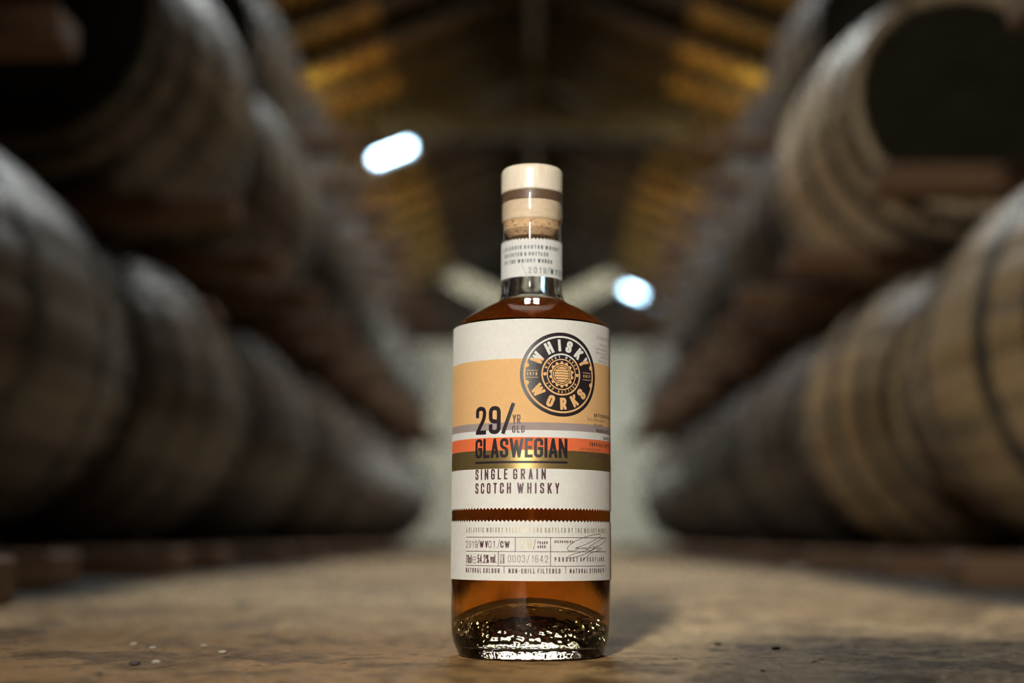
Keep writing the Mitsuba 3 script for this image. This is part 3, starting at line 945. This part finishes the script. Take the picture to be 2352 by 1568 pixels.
# lower label print
st_line = 0.17
rules = [rect(-38.5, 49.0, z - 0.16, z + 0.16) for z in (61.9, 54.75, 47.45)]
rules += [rect(x - st_line, x + st_line, a, b) for x, a, b in ((-7.9, 54.75, 61.9), (10.0, 47.45, 61.9), (-16.9, 47.45, 54.75), (-13.7, 43.8, 47.4), (18.1, 43.9, 47.4), (48.75, 43.9, 47.4))]
ink(low, 'ruled_lines', unary_union(rules), 'mat_ink_plum', RL, 0.37)
txt = [word('2019', -38.55, -29.9, 56.55, 3.5, 0.32, 1.75), slash(-29.75, 56.3, -28.55, 60.8, 0.28), word('WV', -28.2, -22.95, 56.55, 3.5, 0.66, 1.85), word('01.', -22.6, -17.6, 56.55, 3.5, 0.32, 1.9),
       slash(-17.2, 56.3, -16.2, 60.8, 0.28), word('CW', -15.85, -10.85, 56.55, 3.5, 0.62, 1.85),
       slash(1.3, 55.9, 2.35, 60.9, 0.26), word('YEARS', 3.2, 8.5, 58.6, 1.4, 0.42, 0.78), word('AGED', 3.3, 7.45, 56.55, 1.4, 0.42, 0.78), word('SELECTED BY:', 12.05, 23.0, 59.15, 1.3, 0.42, 0.66),
       word('70cl', -38.4, -33.85, 48.55, 4.3, 0.5, 1.35), word('e', -33.6, -30.3, 48.65, 4.1, 0.27, 2.8), word('54.2%', -29.5, -22.3, 48.75, 4.3, 0.5, 1.35), word('vol.', -21.5, -17.9, 48.95, 4.2, 0.5, 1.3),
       word('0003', -11.75, -2.9, 49.35, 3.55, 0.27, 1.75), slash(-2.1, 48.9, -0.75, 53.2, 0.25), word('1642', 0.45, 8.7, 49.35, 3.55, 0.27, 1.75),
       word('PRODUCT OF SCOTLAND', 12.15, 46.4, 49.75, 2.3, 0.40, 1.0),
       word('NATURAL COLOUR', -38.35, -16.15, 43.8, 2.45, 0.42, 1.1), word('NON-CHILL FILTERED', -11.4, 15.25, 43.8, 2.45, 0.42, 1.1), word('NATURAL STRENGTH', 20.45, 46.4, 43.9, 2.3, 0.42, 1.05)]
for wd, x in (('BOTTLE', -15.0), ('NUMBER', -13.5)):
    t = word(wd, 0, 4.6, 0, 1.05, 0.26, 0.55)
    txt.append(affinity.translate(affinity.rotate(t, 90, origin=(0, 0)), x, 48.7))
ink(low, 'lettering', unary_union(txt), 'mat_ink_plum', RL, OFF)
ink(low, 'gold_lettering', unary_union([word('A CLASSIC WHISKY SELECTED AND BOTTLED BY THE WHISKY WORKS', -38.5, 49.0, 64.3, 2.55, 0.36, 0.98), word('29', -5.55, 0.5, 56.5, 4.3, 0.62, 2.6)]), 'mat_gold_pale', RL, OFF, 'pale gold foil lettering')
# signature: loops and a scribbled name (photo-crop units, 5.226 per picture pixel, turned into label millimetres)
sig = [[(1480, 1120), (1440, 1115), (1425, 1085), (1470, 1035), (1600, 965), (1760, 920), (1812, 925), (1790, 962), (1640, 1040), (1520, 1085), (1560, 1085), (1500, 1118), (1440, 1118)],
       [(1560, 1085), (1580, 1095), (1590, 1080), (1598, 1098), (1612, 1080), (1618, 1098), (1632, 1078), (1640, 1098), (1650, 1080), (1655, 1110)],
       [(1790, 1062), (1700, 1112), (1660, 1112), (1670, 1085), (1740, 1030), (1850, 965), (1884, 970), (1860, 1012), (1760, 1080), (1640, 1150), (1500, 1195), (1420, 1200), (1470, 1165), (1600, 1125), (1700, 1080), (1740, 1068),
        (1725, 1095), (1755, 1075), (1770, 1052), (1770, 1098), (1795, 1080), (1790, 1105), (1825, 1080), (1810, 1112), (1720, 1135), (1660, 1180), (1600, 1225)]]


def sx_map(x):                                     # measured: crop x -> arc length on the label
    return np.interp(x, [1224, 1403, 1505, 1700, 1800, 1858, 1880], [10.0, 18.1, 23.0, 34.0, 41.5, 46.4, 49.0])


sg = []
for line in sig:
    c = curve(np.array(line, float), 6)
    P = np.stack([sx_map(c[:, 0]), 61.9 - (c[:, 1] - 962) * (61.9 - 47.5) / (1298 - 962)], -1)
    sg.append(LineString(P).buffer(0.13, quad_segs=2))
ink(low, 'signature', unary_union(sg), 'mat_ink', RL, 0.40, 'handwritten black signature')

# neck label print
nt = [word('A CLASSIC SCOTCH WHISKY', -19.4, 17.7, 217.55, 2.1, 0.48, 1.12), word('SELECTED & BOTTLED', -17.6, 9.2, 213.75, 2.1, 0.48, 1.12), word('BY THE WHISKY WORKS', -17.6, 11.7, 209.95, 2.1, 0.48, 1.12)]
ink(nl, 'lettering', unary_union(nt), 'mat_ink_blue', RN, 0.36)
n2 = [word('2019', -1.9, 8.0, 204.0, 3.45, 0.40, 1.85), slash(8.6, 203.7, 9.9, 207.9, 0.3), word('WV01', 10.4, 20.8, 204.0, 3.45, 0.55, 1.75),
      LineString(curve(np.array([(-5.2, 212.0), (-5.1, 209.5), (-4.3, 206), (-2.6, 202.6)]), 5)).buffer(0.08)]
ink(nl, 'batch_lettering', unary_union(n2), 'mat_ink_blue', RN, 0.36)

# ------------------------------------------------------------------ loose stones on the floor
rs = np.random.RandomState(3)
stones = [(-0.191, 0.662, 2.3, 'dark', 'dark wet pebble on the floor in front left of the bottle'), (-0.1836, 0.672, 1.9, 'pale', 'small white chip on the floor just right of the dark wet pebble'),
          (-0.193, 0.614, 1.3, 'dark', 'small black crumb of stone nearest the front edge on the left'), (-0.2275, 0.784, 2.0, 'pale', 'pale fleck of stone behind the dark wet pebble, leftmost of three'),
          (-0.210, 0.761, 1.7, 'pale', 'pale fleck of stone behind the white chip, middle one of three'), (-0.1855, 0.777, 1.6, 'pale', 'pale fleck of stone left of the bottle, rightmost of three'),
          (-0.165, 0.734, 1.9, 'pale', 'flat pale flake of stone between the pebbles and the bottle'),
          (-0.265, 1.253, 6.0, 'pale', 'blurred pale stone on the lit floor left of the bottle'), (0.50, 2.60, 17.0, 'pale', 'round pale stone beside the right-hand runners'),
          (0.108, 0.650, 1.0, 'dark', 'black speck of grit nearest the front edge on the right'), (0.074, 0.7165, 1.1, 'pale', 'glinting chip of stone just right of the bottle base'),
          (0.138, 0.784, 2.0, 'dark', 'black crumb of stone on the shadowed floor right of the bottle'), (0.110, 0.818, 1.6, 'dark', 'dark crumb of stone at the edge of the shadow right of the bottle')]
for x, y, r, tone, lab in stones:
    m = trimesh.creation.icosphere(2, 1.0)
    vv = np.array(m.vertices)
    vv *= 0.75 + 0.5 * meshkit.fbm(vv * 1.7 + rs.rand(3) * 20, 2)[:, None]
    vv *= np.array([1.25, 0.9, 0.55]) * r * mm
    m.vertices = vv
    m.apply_translation((x, y, r * mm * 0.30 + 0.0002))
    k = key('pebble')
    put(k, m, 'mat_pebble_' + tone, True)
    tag(k, lab, 'pebble', 'loose stones on the floor')
